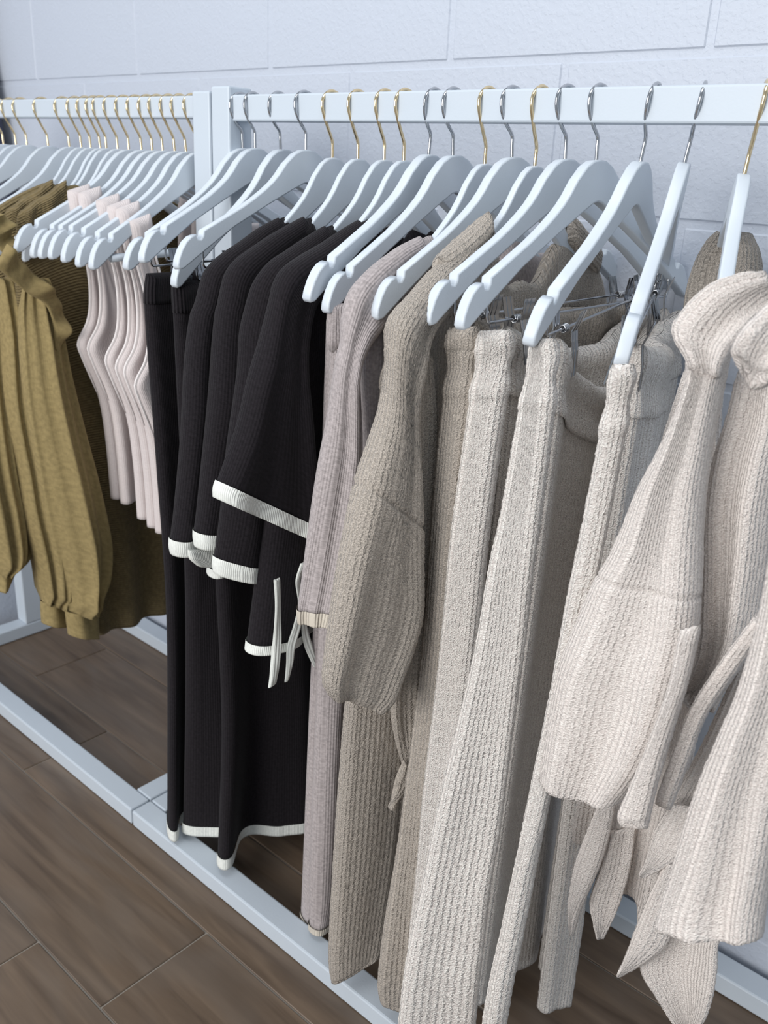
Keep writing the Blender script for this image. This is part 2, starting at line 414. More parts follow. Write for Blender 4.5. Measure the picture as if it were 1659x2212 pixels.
def proto(kind, clips, bar=False, short=False):
    r = empty('hanger')
    b = mkobj('hanger_body', BODY, None, r); b.scale = (.7, .87, 1.12) if short else (1, 1, 1); b.location = (0, 0, -HH[kind])
    hk = tube('hook', [(0, -u, z - HH[kind]) for u, z in HOOKS[kind]], .0021, 'chrome' if kind == 'silver' else 'gold', step=.003); hk.parent = r
    hk['label'] = 'polished silver wire hook' if kind == 'silver' else 'polished gold wire hook'
    if bar:
        t_ = tube('trouser_bar', [(0, -.19, -HH[kind] - .1485), (0, .19, -HH[kind] - .1485)], .006, 'paint', step=.02, sides=14); t_.parent = r
    if clips:
        zb = -HH[kind] - .160; zt = -HH[kind] - .136
        P = [(0, -.182, zt), (0, -.182, zb + .004), (0, -.179, zb), (0, -.17, zb), (0, -.09, zb), (0, 0, zb), (0, .09, zb), (0, .17, zb), (0, .179, zb), (0, .182, zb + .004), (0, .182, zt)]
        cb = tube('clip_bar', P, .0016, 'chrome', step=.005); cb.parent = r; cb['label'] = 'silver wire clip bar'
        for s in (-1, 1):
            bm = bmesh.new()
            for sd in (-1, 1):                        # two sprung jaws, pressed flutes as real ridges
                prof = [(.0165, .022), (.0125, .006), (.0105, .000), (.0125, -.010), (.0155, -.020), (.0185, -.046)]
                if sd < 0: prof = [(x_ * .8, z_) for x_, z_ in prof]
                for fl_ in range(5):
                    yy = -.0085 + fl_ * .0034; wd = .00345; ex = .0006 if fl_ % 2 else 0
                    prev = None
                    for x_, z_ in prof:
                        vs_ = [bm.verts.new((sd * (x_ + ex), yy, z_)), bm.verts.new((sd * (x_ + ex), yy + wd, z_)),
                               bm.verts.new((sd * (x_ + ex + .0009), yy + wd, z_)), bm.verts.new((sd * (x_ + ex + .0009), yy, z_))]
                        if prev:
                            for q in range(4): bm.faces.new((prev[q], prev[(q + 1) % 4], vs_[(q + 1) % 4], vs_[q]))
                        else: bm.faces.new(vs_)
                        prev = vs_
                    bm.faces.new(list(reversed(prev)))
            bmesh.ops.recalc_face_normals(bm, faces=bm.faces[:])
            me = bpy.data.meshes.new('clip'); bm.to_mesh(me); bm.free()
            c_ = mkobj('clip', me, 'chrome', r); c_.location = (0, s * .132, zb); c_['label'] = 'sprung silver metal clip'
            sp = tube('spring', [(.004 * math.cos(q_ * 1.3), -.006 + .012 * q_ / 24, .004 * math.sin(q_ * 1.3)) for q_ in range(25)], .0009, 'chrome', step=.0012, sides=6)
            sp.parent = c_
    return r
PROTO = {}
def copy_tree(o, parent=None):
    c = o.copy(); COL.objects.link(c); inv = o.matrix_parent_inverse.copy(); c.parent = parent; c.matrix_parent_inverse = inv
    for ch in o.children: copy_tree(ch, c)
    return c
def hanger(kind, clips, x, rx, ry, rz, label, group, bar=False, short=False):
    k = (kind, clips, bar, short)
    if k not in PROTO:
        PROTO[k] = proto(*k); r = PROTO[k]
    else: r = copy_tree(PROTO[k])
    r.location = (x, YR, ZA); r.rotation_euler = (math.radians(rx), math.radians(ry), math.radians(rz))
    tag(r, label, 'hanger', group)
    return r
GR = 'white wooden hangers on the near rack'; GL = 'white wooden hangers on the far rack'
hanger('silver', True, -1.134, 1.5, -2, 1, 'white wooden clip hanger nearest the rack post, silver hook', GR)
hanger('silver', True, -1.103, -2.5, -4, 6, 'white clip hanger with silver hook, second from the rack post', GR)
hanger('silver', True, -1.051, 5.5, .5, 5, 'white clip hanger whose drooping tip hangs lowest beside the black skirts', GR)
hanger('silver', True, -.994, -2.5, -4, -1, 'white clip hanger with silver hook just left of the first black cardigan', GR)
for x, ry, lb in ((-.942, -2, 'gold-hooked white hanger holding the leftmost black cardigan'), (-.894, -2, 'gold-hooked white hanger holding the second black cardigan'),
                  (-.846, -1.5, 'gold-hooked white hanger holding the third black cardigan'), (-.812, -1.5, 'gold-hooked white hanger holding the wide-sleeved black cardigan')):
    hanger('gold', False, x, 0, ry, 0, lb, GR, short=True)
hanger('silver', True, -.765, 1, 3.5, 6, 'white silver-hooked hanger right after the black cardigans', GR)
hanger('silver', True, -.736, 4, -1, -2, 'white silver-hooked hanger just left of the grey-mauve sweater', GR)
hanger('gold', False, -.683, 0, -1, 0, 'gold-hooked white hanger inside the grey-mauve sweater', GR, short=True)
hanger('silver', True, -.650, 3, -3, -6, 'white silver-hooked hanger between the grey-mauve sweater and taupe cardigan', GR)
hanger('gold', False, -.610, 0, .5, 0, 'gold-hooked white hanger inside the taupe boucle cardigan', GR, short=True)
hanger('silver', True, -.577, 1.5, -3.5, -5, 'white clip hanger just right of the taupe cardigan collar', GR)
hanger('silver', True, -.537, 1, -3.5, -4, 'white clip hanger holding the first cream boucle trousers', GR)
hanger('silver', True, -.472, 2.5, 6, 10, 'white clip hanger holding the wide-legged cream trousers', GR)
hanger('silver', True, -.421, 4.5, 6.5, 22, 'white clip hanger turned sideways above the rightmost cream trousers', GR)
hanger('gold', False, -.360, 0, 4, 24, 'white hanger seen edge-on with gold hook, inside the cream hooded cardigan', GR)
hanger('gold', False, -.295, 0, 3, 24, 'white hanger cut off by the right edge of the photo', GR)
Lx = [(-1.249, 2, -6, 2, True), (-1.281, 2, -6, 1, False), (-1.309, 1, -6, 0, False), (-1.340, .5, -5.5, 0, False), (-1.368, 1, -4, 0, False), (-1.401, 1.5, -5, 0, False), (-1.434, 0, -4, 0, False)]
ORD = ['first', 'second', 'third', 'fourth', 'fifth', 'sixth', 'seventh', 'eighth', 'ninth', 'tenth', 'eleventh', 'twelfth', 'thirteenth', 'fourteenth', 'fifteenth', 'sixteenth', 'seventeenth', 'eighteenth']
for i, (x, rx, ry, rz, b) in enumerate(Lx):
    hanger('gold', False, x, rx, ry, rz, 'gold-hooked white hanger, %s to the left of the rack post on the far rack' % ORD[i], GL, b)
for i, x in enumerate((-1.469, -1.504, -1.526, -1.553, -1.586, -1.629, -1.703, -1.780, -1.825, -1.875, -1.91)):
    hanger('gold', False, x, random.uniform(-1, 1), -6 + random.uniform(-1, 1), random.uniform(-2, 2), 'gold-hooked white hanger, %s to the left of the rack post on the far rack' % ORD[i + 7], GL, short=i < 5)

# ------------------------------------------------------------------ garments
def prof_hanger(amp, neck=.0, nw=.2):
    """top edge of a body: follows the sloping hanger arms, with a neckline dip in the middle"""
    def f(w):
        s = 1 - np.abs(w - .5) * 2
        sl = amp * np.clip(s, 0, 1) ** .8
        return sl - neck * np.exp(-((w - .5) / nw) ** 4)
    return f
def tops(name, label, cat, group, x, Fp, Bp, mat, hemz, cuff=None, cuffv=.93, collar=None, t=(.014, .021, .026, .020), bodyF=None, bodyx=None, hemtrim=None,
         jit=0., step=.006, seed=0, folds=None, collar_mat=None, rbs=False, seam=None):
    root = empty(name, (x, YR, 1.0)); tag(root, label, cat, group)
    tl = [(0, t[0]), (.25, t[1]), (.6, t[2]), (1, t[3])]
    fo = folds or [wave(1.1, .001, .006, .1 + seed * .2, .25), wave(2.3, 0, .003, seed * .3, -.3)]
    ce = cuffv if cuff else 1.0
    sheet('sleeve', Fp, Bp, tl, mat, root, folds=fo, step=step, jit=jit, seed=seed, rb=rbs, vr=(0, ce + .004 if cuff else 1), ustep=min(step, .005), bulge=(lambda v: 1 - .13 * np.exp(-((v - seam) / .004) ** 2)) if seam else None)
    if cuff: sheet('cuff', Fp, Bp, tl, cuff, root, folds=fo, step=.004, rt=False, vr=(cuffv, 1.004), grow=.0018, seed=seed)
    bx = bodyx if bodyx is not None else x
    bF = bodyF or [(.175, 1.0), (.185, .93), (.19, .80), (.20, hemz)]
    bB = [(-.175, 1.0), (-.19, .93), (-.19, .80), (-.19, hemz)]
    hf = [wave(2.2, .0, .010, .3 + seed * .17, .1), wave(5.1, 0, .004, seed * .4)]
    sheet('body', UZ(bF, bx), UZ(bB, bx), [(0, .010), (.2, .018), (1, .020)], mat, root, folds=hf, step=max(step, .007), prof=prof_hanger(.085, .075, .16), jit=jit, seed=seed + 3, vr=(0, .976 if hemtrim else 1))
    if hemtrim: sheet('hem_trim', UZ(bF, bx), UZ(bB, bx), [(0, .010), (.2, .018), (1, .020)], hemtrim, root, folds=hf, step=.005, rt=False, vr=(.972, 1.003), grow=.0018)
    # far sleeve, hanging behind the body
    sheet('sleeve', UZ([(-.165, 1.03), (-.20, .98), (-.215, .9), (-.222, .66)], bx), UZ([(-.12, 1.03), (-.13, .96), (-.13, .86), (-.12, .65)], bx),
          [(0, .008), (.3, .02), (1, .018)], mat, root, folds=fo, step=.01, jit=jit * .6, seed=seed + 5)
    if collar:
        c = np.array(collar, float); c[..., 1] -= .011; c[0, :, 0] += .006; c[1, :, 0] -= .004      # ribbed neckband standing over the hanger arm
        sheet('collar', UZ([tuple(p) for p in c[0]], x), UZ([tuple(p) for p in c[1]], x), [(0, .0150), (1, .0155)], collar_mat or mat, root, step=.003, rt=True, rb=True, seed=seed, jit=.0002)
    return root
GB = 'black knitted cardigans with ivory trim'
def inset(P, du, dz=0): return [(x_, y_ + du, z_ + dz) for x_, y_, z_ in P]
# --- black cardigans
F1 = onX([(600, 470), (560, 492), (520, 521), (480, 548), (452, 575), (440, 600), (427, 650), (416, 680), (404, 775), (396, 938), (382, 1101), (374, 1175), (377, 1200)], -.942)
B1 = UZ([(.075, 1.00), (.085, .97), (.10, .95), (.11, .935), (.12, .92), (.13, .90), (.14, .87), (.145, .84), (.15, .80), (.155, .74), (.16, .68), (.165, .64), (.165, .618)], -.94)
tops('cardigan', 'leftmost black knit cardigan with ivory cuff, beside the black skirts', 'cardigan', GB, -.942, F1, B1, 'black', .56, 'trim', .955,
     [[(.112, 1.062), (.108, 1.035)], [(.086, 1.072), (.083, 1.045)]], bodyF=[(.175, 1.0), (.185, .93), (.19, .8), (.22, .57)], hemtrim='trim', seed=1, collar_mat='blackrib', seam=.36)
S1 = bpy.data.objects['cardigan']
sheet('cuff', onX([(404, 1186), (408, 1206), (424, 1221)], -.925), onX([(472, 1186), (472, 1208), (470, 1225)], -.92), .006, 'trim', S1, step=.004)
F2 = onX([(655, 468), (620, 488), (585, 509), (548, 535), (515, 561), (495, 592), (484, 640), (477, 672), (471, 735), (463, 857), (450, 979), (436, 1101), (429, 1158), (431, 1185)], -.894)
B2 = UZ([(.075, 1.00), (.085, .97), (.10, .95), (.11, .935), (.12, .92), (.13, .90), (.14, .87), (.145, .84), (.15, .80), (.155, .74), (.16, .70), (.162, .67), (.165, .65), (.165, .63)], -.892)
tops('cardigan', 'black knit cardigan second from the left, narrow ivory cuff', 'cardigan', GB, -.894, F2, B2, 'black', .60, 'trim', .955,
     [[(.112, 1.064), (.108, 1.037)], [(.086, 1.074), (.083, 1.047)]], hemtrim='trim', seed=2, collar_mat='blackrib', seam=.36)
F3 = onX([(702, 488), (665, 512), (625, 540), (590, 565), (560, 605), (545, 650), (530, 718), (526, 796), (516, 877), (500, 990), (486, 1121), (472, 1215), (473, 1243)], -.846)
B3 = UZ([(.08, 1.00), (.09, .97), (.10, .95), (.11, .935), (.12, .92), (.13, .90), (.14, .87), (.15, .83), (.16, .78), (.165, .72), (.165, .66), (.163, .60), (.163, .583)], -.842)
tops('cardigan', 'black knit cardigan third from the left with a wide flat ivory cuff', 'cardigan', GB, -.846, F3, B3, 'black', .56, 'trim', .953,
     [[(.118, 1.058), (.114, 1.031)], [(.094, 1.068), (.090, 1.041)]], hemtrim='trim', seed=3, collar_mat='blackrib', seam=.42)
F4 = onX([(800, 462), (765, 480), (727, 503), (690, 527), (650, 550), (612, 577), (592, 610), (581, 653), (560, 735), (536, 816), (511, 918), (476, 1020), (464, 1052), (463, 1075)], -.812)
B4 = onX([(815, 560), (790, 590), (760, 610), (730, 620), (700, 640), (680, 660), (668, 690), (662, 740), (660, 800), (664, 870), (670, 950), (676, 1060), (680, 1140), (678, 1170)], (-.803, -.782))
S4 = tops('cardigan', 'rightmost black knit cardigan, its wide sleeve flaring to a slanted ivory cuff', 'cardigan', GB, -.812, F4, B4, 'black', .50, 'trim', .952,
     [[(.078, 1.069), (.074, 1.043)], [(.050, 1.080), (.046, 1.054)]], bodyF=[(.175, 1.0), (.19, .93), (.215, .8), (.265, .52)], hemtrim='trim', seed=4, t=(.014, .020, .024, .016), collar_mat='blackrib')
for pts, wd in (([(597, 1250), (601, 1320), (600, 1380), (592, 1440), (586, 1480)], (.005, .0055, .006, .0065, .0075)), ([(654, 1215), (643, 1255), (649, 1305), (644, 1350), (629, 1395), (624, 1430), (617, 1470)], (.004, .0045, .0035, .006, .0055, .005, .0042)), ([(650, 1290), (657, 1345), (665, 1390), (680, 1440)], (.004, .005, .0055, .004))):
    c_ = onX(pts, -.775); c_ = np.array(c_); wv = np.interp(np.linspace(0, 1, len(c_)), np.linspace(0, 1, len(wd)), wd)
    a_ = c_.copy(); b_ = c_.copy(); a_[:, 1] -= wv; b_[:, 1] += wv
    o = sheet('tie', a_, b_, .0022, 'cord', S4, step=.003, rb=True, folds=[wave(.3, .001, .003, .1, 1.1)]); o['label'] = 'ivory knitted tie'
o = sheet('cuff', onX([(618, 1150), (612, 1165), (628, 1190)], -.80), onX([(672, 1150), (672, 1170), (672, 1175)], -.80), .003, 'trim', S4, step=.004, rb=True)

# --- black skirts on clips
def skirt(name, label, x, xh, Fu, wav, seed, zh, group):
    r = empty(name, (x, YR, .97)); tag(r, label, 'skirt', group)
    f = UZ(Fu, (x, xh)); b = UZ([(-.19, Fu[0][1]), (-.19, .7), (-.2, .4), (-.2, zh)], (x, xh))
    fo = [wav, wave(6.0, .0, .003, seed * .3)]
    tl = [(0, .010), (.08, .012), (1, .016)]
    sheet('skirt_panel', f, b, tl, 'black', r, folds=fo, step=.008, seed=seed, vr=(0, .982))
    sheet('waistband', f, b, tl, 'blackrib', r, folds=fo, step=.005, vr=(0, .045), grow=.0012, seed=seed)
    sheet('hem_trim', f, b, tl, 'trim', r, folds=fo, step=.004, rt=False, vr=(.979, 1.001), grow=.0018)
    return r
GS = 'black knitted skirts with ivory hem'
def ctrl(ws, ds, pw=2.0):
    return lambda w, v: np.interp(w, ws, ds) * v ** pw
def smooth_ctrl(ws, ds, pw=2.0):
    P, _ = catmull(np.array([ws, ds]).T * 1.0, n=200)
    return lambda w, v: np.interp(w, P[:, 0], P[:, 1]) * v ** pw
skirt('skirt', 'leftmost long black knit skirt with wavy ivory hem, ending by the rack post', -1.10, -1.085, [(.198, .976), (.206, .92), (.203, .7), (.205, .43), (.235, .045)], smooth_ctrl([0, .12, .3, .5, .7, 1], [.03, -.01, .02, -.02, .02, 0]), 1, .05, GS)
skirt('skirt', 'middle long black knit skirt with ivory hem, between the two others', -1.045, -1.03, [(.195, .970), (.197, .91), (.193, .56), (.2, .3), (.212, .05)], smooth_ctrl([0, .15, .3, .5, .7, 1], [-.015, .035, .05, -.02, .02, 0]), 2, .05, GS)
skirt('skirt', 'rightmost long black knit skirt, its ivory hem curling in an S', -.985, -.965, [(.19, .970), (.19, .91), (.19, .56), (.195, .3), (.222, .05)], smooth_ctrl([0, .1, .2, .28, .38, .5, .7, 1], [.03, .0, -.015, .03, .05, -.01, .02, 0]), 3, .06, GS)

# --- trousers
def trousers(name, label, x, rz, Fp, Bp, mat, zbot, group, sag=.0, seed=0, jit=.00034, tt=.017, backx=-.004, trim=None, step=.003, casing=True, backF=.13, rbk=True, zw=.976, back_t=.012, backB=-.19):
    r = empty(name, (x, YR, .97)); tag(r, label, 'trousers', group)
    s, c = math.sin(math.radians(rz)), math.cos(math.radians(rz))
    def P(u, z, dx=0): return (x + u * s + dx, YR - u * c, z)
    full = 1.0
    bul = (lambda v: 1 + .2 * np.where(v < .085, np.sin(v / .085 * 2 * np.pi * 1.5 - .4), 0)) if casing else None
    fo = [wave(1.0, .0, .002, .2 + seed * .13, .3), wave(.5, 0, .003, seed * .21, .7)]
    tl = [(0, tt * .85), (.1, tt), (.5, tt * .95), (1, tt * 1.1)]
    sheet('leg', Fp, Bp, tl, mat, r, folds=fo, step=step, jit=jit, seed=seed, bulge=bul, vr=(0, .99 if trim else 1))
    if trim: sheet('hem_trim', Fp, Bp, tl, trim, r, folds=fo, step=.004, rt=False, vr=(.988, 1.001), grow=.0017)
    bF = [P(backF, zw, backx), P(backF, .8, backx), P(backF + .005, .5, backx), P(backF + .01, zbot, backx)]
    bB = [P(-.18, zw, backx), P(-.185, .8, backx), P(backB, .5, backx), P(backB, zbot, backx)]
    bt = [(0, .011), (.09, .012), (.2, back_t), (1, back_t)]
    bfo = [wave(1.5, .005, .012, .1 + seed * .23, .2), wave(3.7, .003, .005, seed * .37, -.2)]
    bw = (lambda v: 1 + .16 * np.sin(np.clip(v / .09, 0, 1) * 2 * np.pi * 1.5 - .4)) if casing else None
    bp = (lambda w: -sag * np.sin(np.pi * np.clip(w, 0, 1))) if sag else None
    sheet('leg', bF, bB, bt, mat, r, folds=bfo, step=step * 1.8, jit=jit, seed=seed + 2, prof=bp, vr=(.08, 1), rt=False)
    sheet('waistband', bF, bB, bt, mat, r, folds=bfo, step=step * 1.2, jit=jit, seed=seed + 1, bulge=bw, prof=bp, vr=(0, .085), grow=.0015)
    return r
GM = 'grey-mauve knitted trousers with cream hem'
trousers('trousers', 'grey-mauve knit trousers hanging furthest left, cream edge at the hem', -.765, 3, onX([(705, 690), (703, 760), (690, 1100), (676, 1360), (664, 1612), (651, 1940), (650, 1968)], (-.765, -.79)),
         onX([(740, 690), (742, 760), (735, 1100), (722, 1360), (706, 1612), (690, 1940), (690, 1990)], (-.755, -.765)), 'lav', .08, GM, seed=1, jit=0, tt=.012, trim='cuffcream', step=.006, casing=False, zw=.97)
trousers('trousers', 'grey-mauve knit trousers with pleated front edge under the sweater sleeve', -.736, 0, onX([(707, 655), (705, 743), (711, 762), (700, 1100), (690, 1360), (680, 1612), (669, 1900), (668, 2005)], (-.742, -.748)),
         onX([(748, 655), (748, 743), (750, 762), (752, 1100), (748, 1360), (738, 1612), (728, 1900), (718, 1998)], (-.73, -.725)), 'lav', .07, GM, seed=2, jit=0, tt=.012, trim='cuffcream', step=.006, casing=False, zw=.977)
GT = 'taupe boucle trousers'
trousers('trousers', 'taupe boucle trousers with wide leg below the taupe sleeve', -.650, -3, onX([(835, 690), (815, 900), (785, 1200), (752, 1480), (735, 1671), (724, 1815), (712, 2001), (710, 2085), (716, 2118)], (-.655, -.65)),
         onX([(900, 690), (895, 900), (890, 1200), (880, 1480), (868, 1671), (857, 1815), (838, 1960), (828, 2040), (822, 2066)], (-.632, -.605)), 'taupe', .06, GT, seed=3, tt=.014)
trousers('trousers', 'taupe boucle trousers narrow at the waistband beside the first cream pair', -.577, -3, onX([(968, 708), (965, 745), (970, 775), (965, 857), (947, 1020), (935, 1223), (924, 1400), (898, 1600), (876, 1740), (858, 1850), (842, 1930), (826, 2022), (816, 2116), (822, 2150)], (-.585, -.575)),
         onX([(1033, 704), (1036, 745), (1028, 775), (1022, 857), (1005, 1020), (985, 1223), (970, 1400), (950, 1600), (935, 1740), (925, 1850), (915, 1930), (908, 2022), (900, 2130), (895, 2190)], (-.545, -.528)), 'taupe', .06, GT, seed=4, tt=.012)
GC = 'cream boucle trousers'
trousers('trousers', 'cream boucle trousers with thick rolled waistband, leftmost of the cream pairs', -.537, -2, onX([(1036, 714), (1028, 759), (1024, 796), (1018, 850), (1004, 958), (990, 1060), (975, 1182), (961, 1345), (939, 1547), (918, 1733), (906, 1877), (892, 2000), (880, 2130)], (-.545, -.54)),
         onX([(1106, 712), (1110, 759), (1104, 796), (1096, 850), (1080, 958), (1066, 1060), (1050, 1182), (1034, 1345), (1010, 1547), (985, 1733), (970, 1877), (955, 2000), (940, 2130)], (-.507, -.49)), 'cream', .1, GC, seed=5, sag=.04, tt=.013)
trousers('trousers', 'cream boucle trousers whose wide pale leg fills the front, middle of three', -.472, 6, onX([(1158, 731), (1150, 759), (1138, 804), (1130, 857), (1110, 958), (1085, 1101), (1057, 1223), (1025, 1403), (976, 1609), (939, 1774), (914, 1898), (890, 2010), (872, 2110), (850, 2300)], (-.47, -.455)),
         onX([(1197, 731), (1203, 770), (1200, 804), (1198, 857), (1184, 985), (1168, 1110), (1152, 1235), (1134, 1400), (1102, 1630), (1080, 1790), (1060, 1905), (1046, 2020), (1035, 2115), (1018, 2300)], (-.441, -.392)), 'cream', .07, GC, sag=.075, seed=6, backF=.15, backx=-.014, tt=.0105)
trousers('trousers', 'cream boucle trousers at the right with a thin straight front fold', -.421, 20, onX([(1322, 787), (1316, 814), (1308, 854), (1296, 925), (1273, 1050), (1249, 1168), (1222, 1300), (1186, 1506), (1157, 1650), (1132, 1774), (1112, 1898), (1087, 2022), (1062, 2145), (1040, 2270)], (-.37, -.365)),
         onX([(1369, 787), (1372, 814), (1366, 854), (1352, 940), (1330, 1055), (1308, 1168), (1280, 1300), (1236, 1506), (1206, 1650), (1176, 1790), (1154, 1890), (1127, 2022), (1102, 2135), (1080, 2270)], (-.35, -.342)), 'cream', .085, GC, sag=.02, seed=7, backF=.11, backx=-.01, tt=.011, backB=.0)

# --- grey-mauve sweater
FL = onX([(905, 510), (885, 520), (862, 532), (835, 551), (810, 570), (785, 594), (765, 618), (750, 650), (741, 694), (736, 740), (724, 790), (706, 918), (688, 1020), (670, 1142), (653, 1264), (645, 1320), (646, 1347)], -.683)
BL = onX([(930, 590), (905, 620), (880, 650), (855, 680), (830, 705), (808, 730), (790, 760), (778, 800), (774, 850), (775, 920), (775, 990), (768, 1070), (756, 1150), (742, 1230), (728, 1300), (722, 1338)], (-.677, -.66))
tops('sweater', 'grey-mauve fine knit sweater with cream cuff', 'sweater', None, -.683, FL, BL, 'lav', .62, 'cuffcream', .965,
     [[(.124, 1.057), (.120, 1.034)], [(.098, 1.068), (.094, 1.044)]], seed=6, t=(.014, .017, .018, .014), bodyF=[(.175, 1.0), (.20, .93), (.19, .8), (.19, .62)])

# --- taupe boucle cardigan
FB = onX([(1060, 490), (1020, 508), (975, 549), (935, 581), (894, 626), (862, 660), (844, 690), (838, 735), (833, 816), (821, 889), (800, 955), (773, 1036), (748, 1142), (727, 1243), (708, 1360), (694, 1455), (700, 1490), (716, 1505)], (-.61, -.605))
BB = onX([(1040, 610), (1010, 640), (980, 665), (950, 690), (930, 715), (915, 745), (905, 790), (899, 840), (897, 900), (896, 970), (895, 1040), (896, 1130), (896, 1225), (895, 1310), (880, 1380), (860, 1440), (840, 1500), (818, 1535)], (-.604, -.575))
BC = tops('cardigan', 'taupe boucle cardigan with a big rounded sleeve', 'cardigan', None, -.61, FB, BB, 'taupe', .45, None, .9, None, seed=8, jit=.00034, step=.003,
          t=(.012, .024, .034, .020), folds=[wave(.9, .001, .007, .15, .2), wave(2.1, 0, .003, .4, -.3)], bodyF=[(.175, 1.0), (.19, .93), (.19, .8), (.17, .42)], bodyx=-.615, rbs=True, seam=.585)
sheet('front_panel', onX([(880, 760), (875, 900), (872, 1050), (868, 1200), (862, 1350), (850, 1480), (852, 1568), (873, 1663), (888, 1690)], (-.605, -.60)),
      onX([(930, 760), (938, 900), (935, 1020), (931, 1142), (918, 1304), (912, 1420), (908, 1523), (899, 1600), (897, 1690)], (-.60, -.592)), [(0, .008), (.3, .012), (1, .008)], 'taupe', BC, step=.003, jit=.00034, seed=12,
      folds=[wave(.8, .002, .006, .3, .3)], rb=True)
sheet('tie', onX([(872, 1640), (852, 1690), (842, 1748)], -.595), onX([(890, 1660), (880, 1700), (848, 1752)], -.585), .005, 'taupe', BC, step=.004, jit=.00034, rb=True)
# thick shawl collar lying over the hanger, both shoulders
def arm_line(us, dz=0): 
    hu = np.array([h_[0] for h_ in half[:14]]); hz = np.array([h_[1] for h_ in half[:14]])
    return [(u, ZA - HH['gold'] + np.interp(abs(u), hu, hz) + dz) for u in us]
for sgn in (1, -1):
    c_ = [(x_, y_, z_) for x_, y_, z_ in UZ(arm_line([sgn * .085, sgn * .11, sgn * .14, sgn * .17], .006), -.61)]
    l_ = np.array(c_); r_ = np.array(c_); l_[:, 2] += .004; r_[:, 2] -= .032
    o = sheet('collar', l_, r_, [(0, .016), (.5, .017), (1, .014)], 'taupe', BC, step=.004, jit=.00034, rb=True, seed=15)

# --- cream cardigans at the right edge (turned towards the viewer)
def free(name, parent, F, B, y, t, mat='creamfine', **kw):
    kw.setdefault('jit', .00026); kw.setdefault('step', .003); kw.setdefault('towards', (0, -1, 0))
    yf, yb = (y if isinstance(y, tuple) and isinstance(y[0], tuple) else (y, y))
    return sheet(name, onY(F, yf), onY(B, yb), t, mat, parent, **kw)
H1 = empty('cardigan', (-.36, YR, 1.0)); tag(H1, 'cream boucle hooded cardigan with the full sleeve in front, hanging edge-on', 'cardigan', 'cream boucle hooded cardigans')
free('sleeve', H1, [(1500, 690), (1488, 760), (1483, 834), (1455, 913), (1424, 976), (1384, 1050), (1352, 1129), (1320, 1200), (1289, 1251), (1253, 1338), (1218, 1430), (1200, 1520), (1187, 1600), (1178, 1668)],
     [(1620, 690), (1580, 760), (1562, 830), (1542, 940), (1527, 1040), (1519, 1140), (1517, 1227), (1513, 1310), (1505, 1390), (1490, 1450), (1465, 1540), (1435, 1610), (1400, 1670), (1350, 1728)],
     (.735, .68), [(0, .015), (.3, .024), (.7, .030), (1, .022)], folds=[wave(.9, .001, .007, .1, .15), wave(1.9, .001, .003, .55, .1)], bulge=lambda v: 1 - .1 * np.exp(-((v - .52) / .004) ** 2), hem=lambda w: -.012 * np.sin(np.pi * w), seed=20)
free('front_band', H1, [(1470, 1360), (1445, 1480), (1405, 1600), (1370, 1680), (1338, 1755), (1343, 1787)], [(1514, 1350), (1484, 1480), (1455, 1568), (1428, 1660), (1404, 1760), (1397, 1791)], (.668, .645), [(0, .008), (1, .011)], rb=True, seed=21)
free('hood', H1, [(1655, 588), (1600, 594), (1548, 612), (1509, 641), (1478, 676), (1457, 710), (1458, 738), (1476, 768), (1490, 800)],
     [(1690, 640), (1665, 660), (1640, 685), (1622, 706), (1606, 730), (1592, 752), (1580, 772), (1568, 796), (1560, 822)], (.74, .71), [(0, .010), (.4, .015), (.7, .016), (1, .012)],
     folds=[wave(.8, .006, .007, .1, .3), wave(1.7, .003, .003, .3, .4)], rb=True, seed=22)
free('back_panel', H1, [(1552, 503), (1525, 535), (1505, 575), (1490, 625), (1480, 690), (1476, 760)], [(1625, 505), (1640, 540), (1645, 580), (1640, 625), (1632, 690), (1625, 760)], (1.02, 1.0), [(0, .012), (.5, .022), (1, .02)], mat='taupe', folds=[wave(1.3, .006, .006, .2, .2)], seed=23)  # back of the cream cardigan; its shadow is put into the colour with taupe
free('body', H1, [(1480, 800), (1420, 1000), (1350, 1300), (1280, 1600), (1248, 1770), (1262, 1800)], [(1565, 800), (1555, 1000), (1545, 1300), (1500, 1650), (1440, 1880), (1412, 2000)], (.80, .84), [(0, .012), (1, .010)], folds=[wave(2.0, .002, .010, .2, .1)], seed=24)
free('hem_point', H1, [(1293, 1735), (1262, 1810), (1241, 1869), (1229, 1943), (1230, 1985), (1234, 2018)], [(1330, 1735), (1318, 1800), (1297, 1870), (1266, 1940), (1250, 1980), (1240, 2020)], (.79, .78), [(0, .006), (1, .004)], folds=[wave(.5, .003, .003)], rb=True, seed=25)
free('hem_point', H1, [(1318, 1790), (1300, 1870), (1277, 1939), (1284, 1990), (1293, 2027)], [(1370, 1790), (1358, 1880), (1338, 1950), (1320, 1995), (1302, 2030)], (.81, .80), [(0, .006), (1, .004)], folds=[wave(.8, .006, .003, .1)], rb=True, seed=26)
H2 = empty('cardigan', (-.295, YR, 1.0)); tag(H2, 'cream boucle hooded cardigan cut off by the right edge, long square sleeve', 'cardigan', 'cream boucle hooded cardigans')
free('sleeve', H2, [(1690, 1050), (1668, 1200), (1640, 1350), (1600, 1490), (1558, 1590), (1516, 1692), (1484, 1795), (1455, 1898), (1440, 1950), (1434, 1992)],
     [(1800, 1050), (1790, 1200), (1775, 1350), (1755, 1490), (1730, 1590), (1705, 1692), (1685, 1795), (1665, 1898), (1653, 1965), (1645, 2026)], (.66, .62), [(0, .02), (.5, .026), (1, .02)],
     folds=[wave(.8, .001, .006, .1, .1), wave(2.2, 0, .004, .3)], hem=lambda w: -.006 * np.sin(np.pi * w), seed=27)
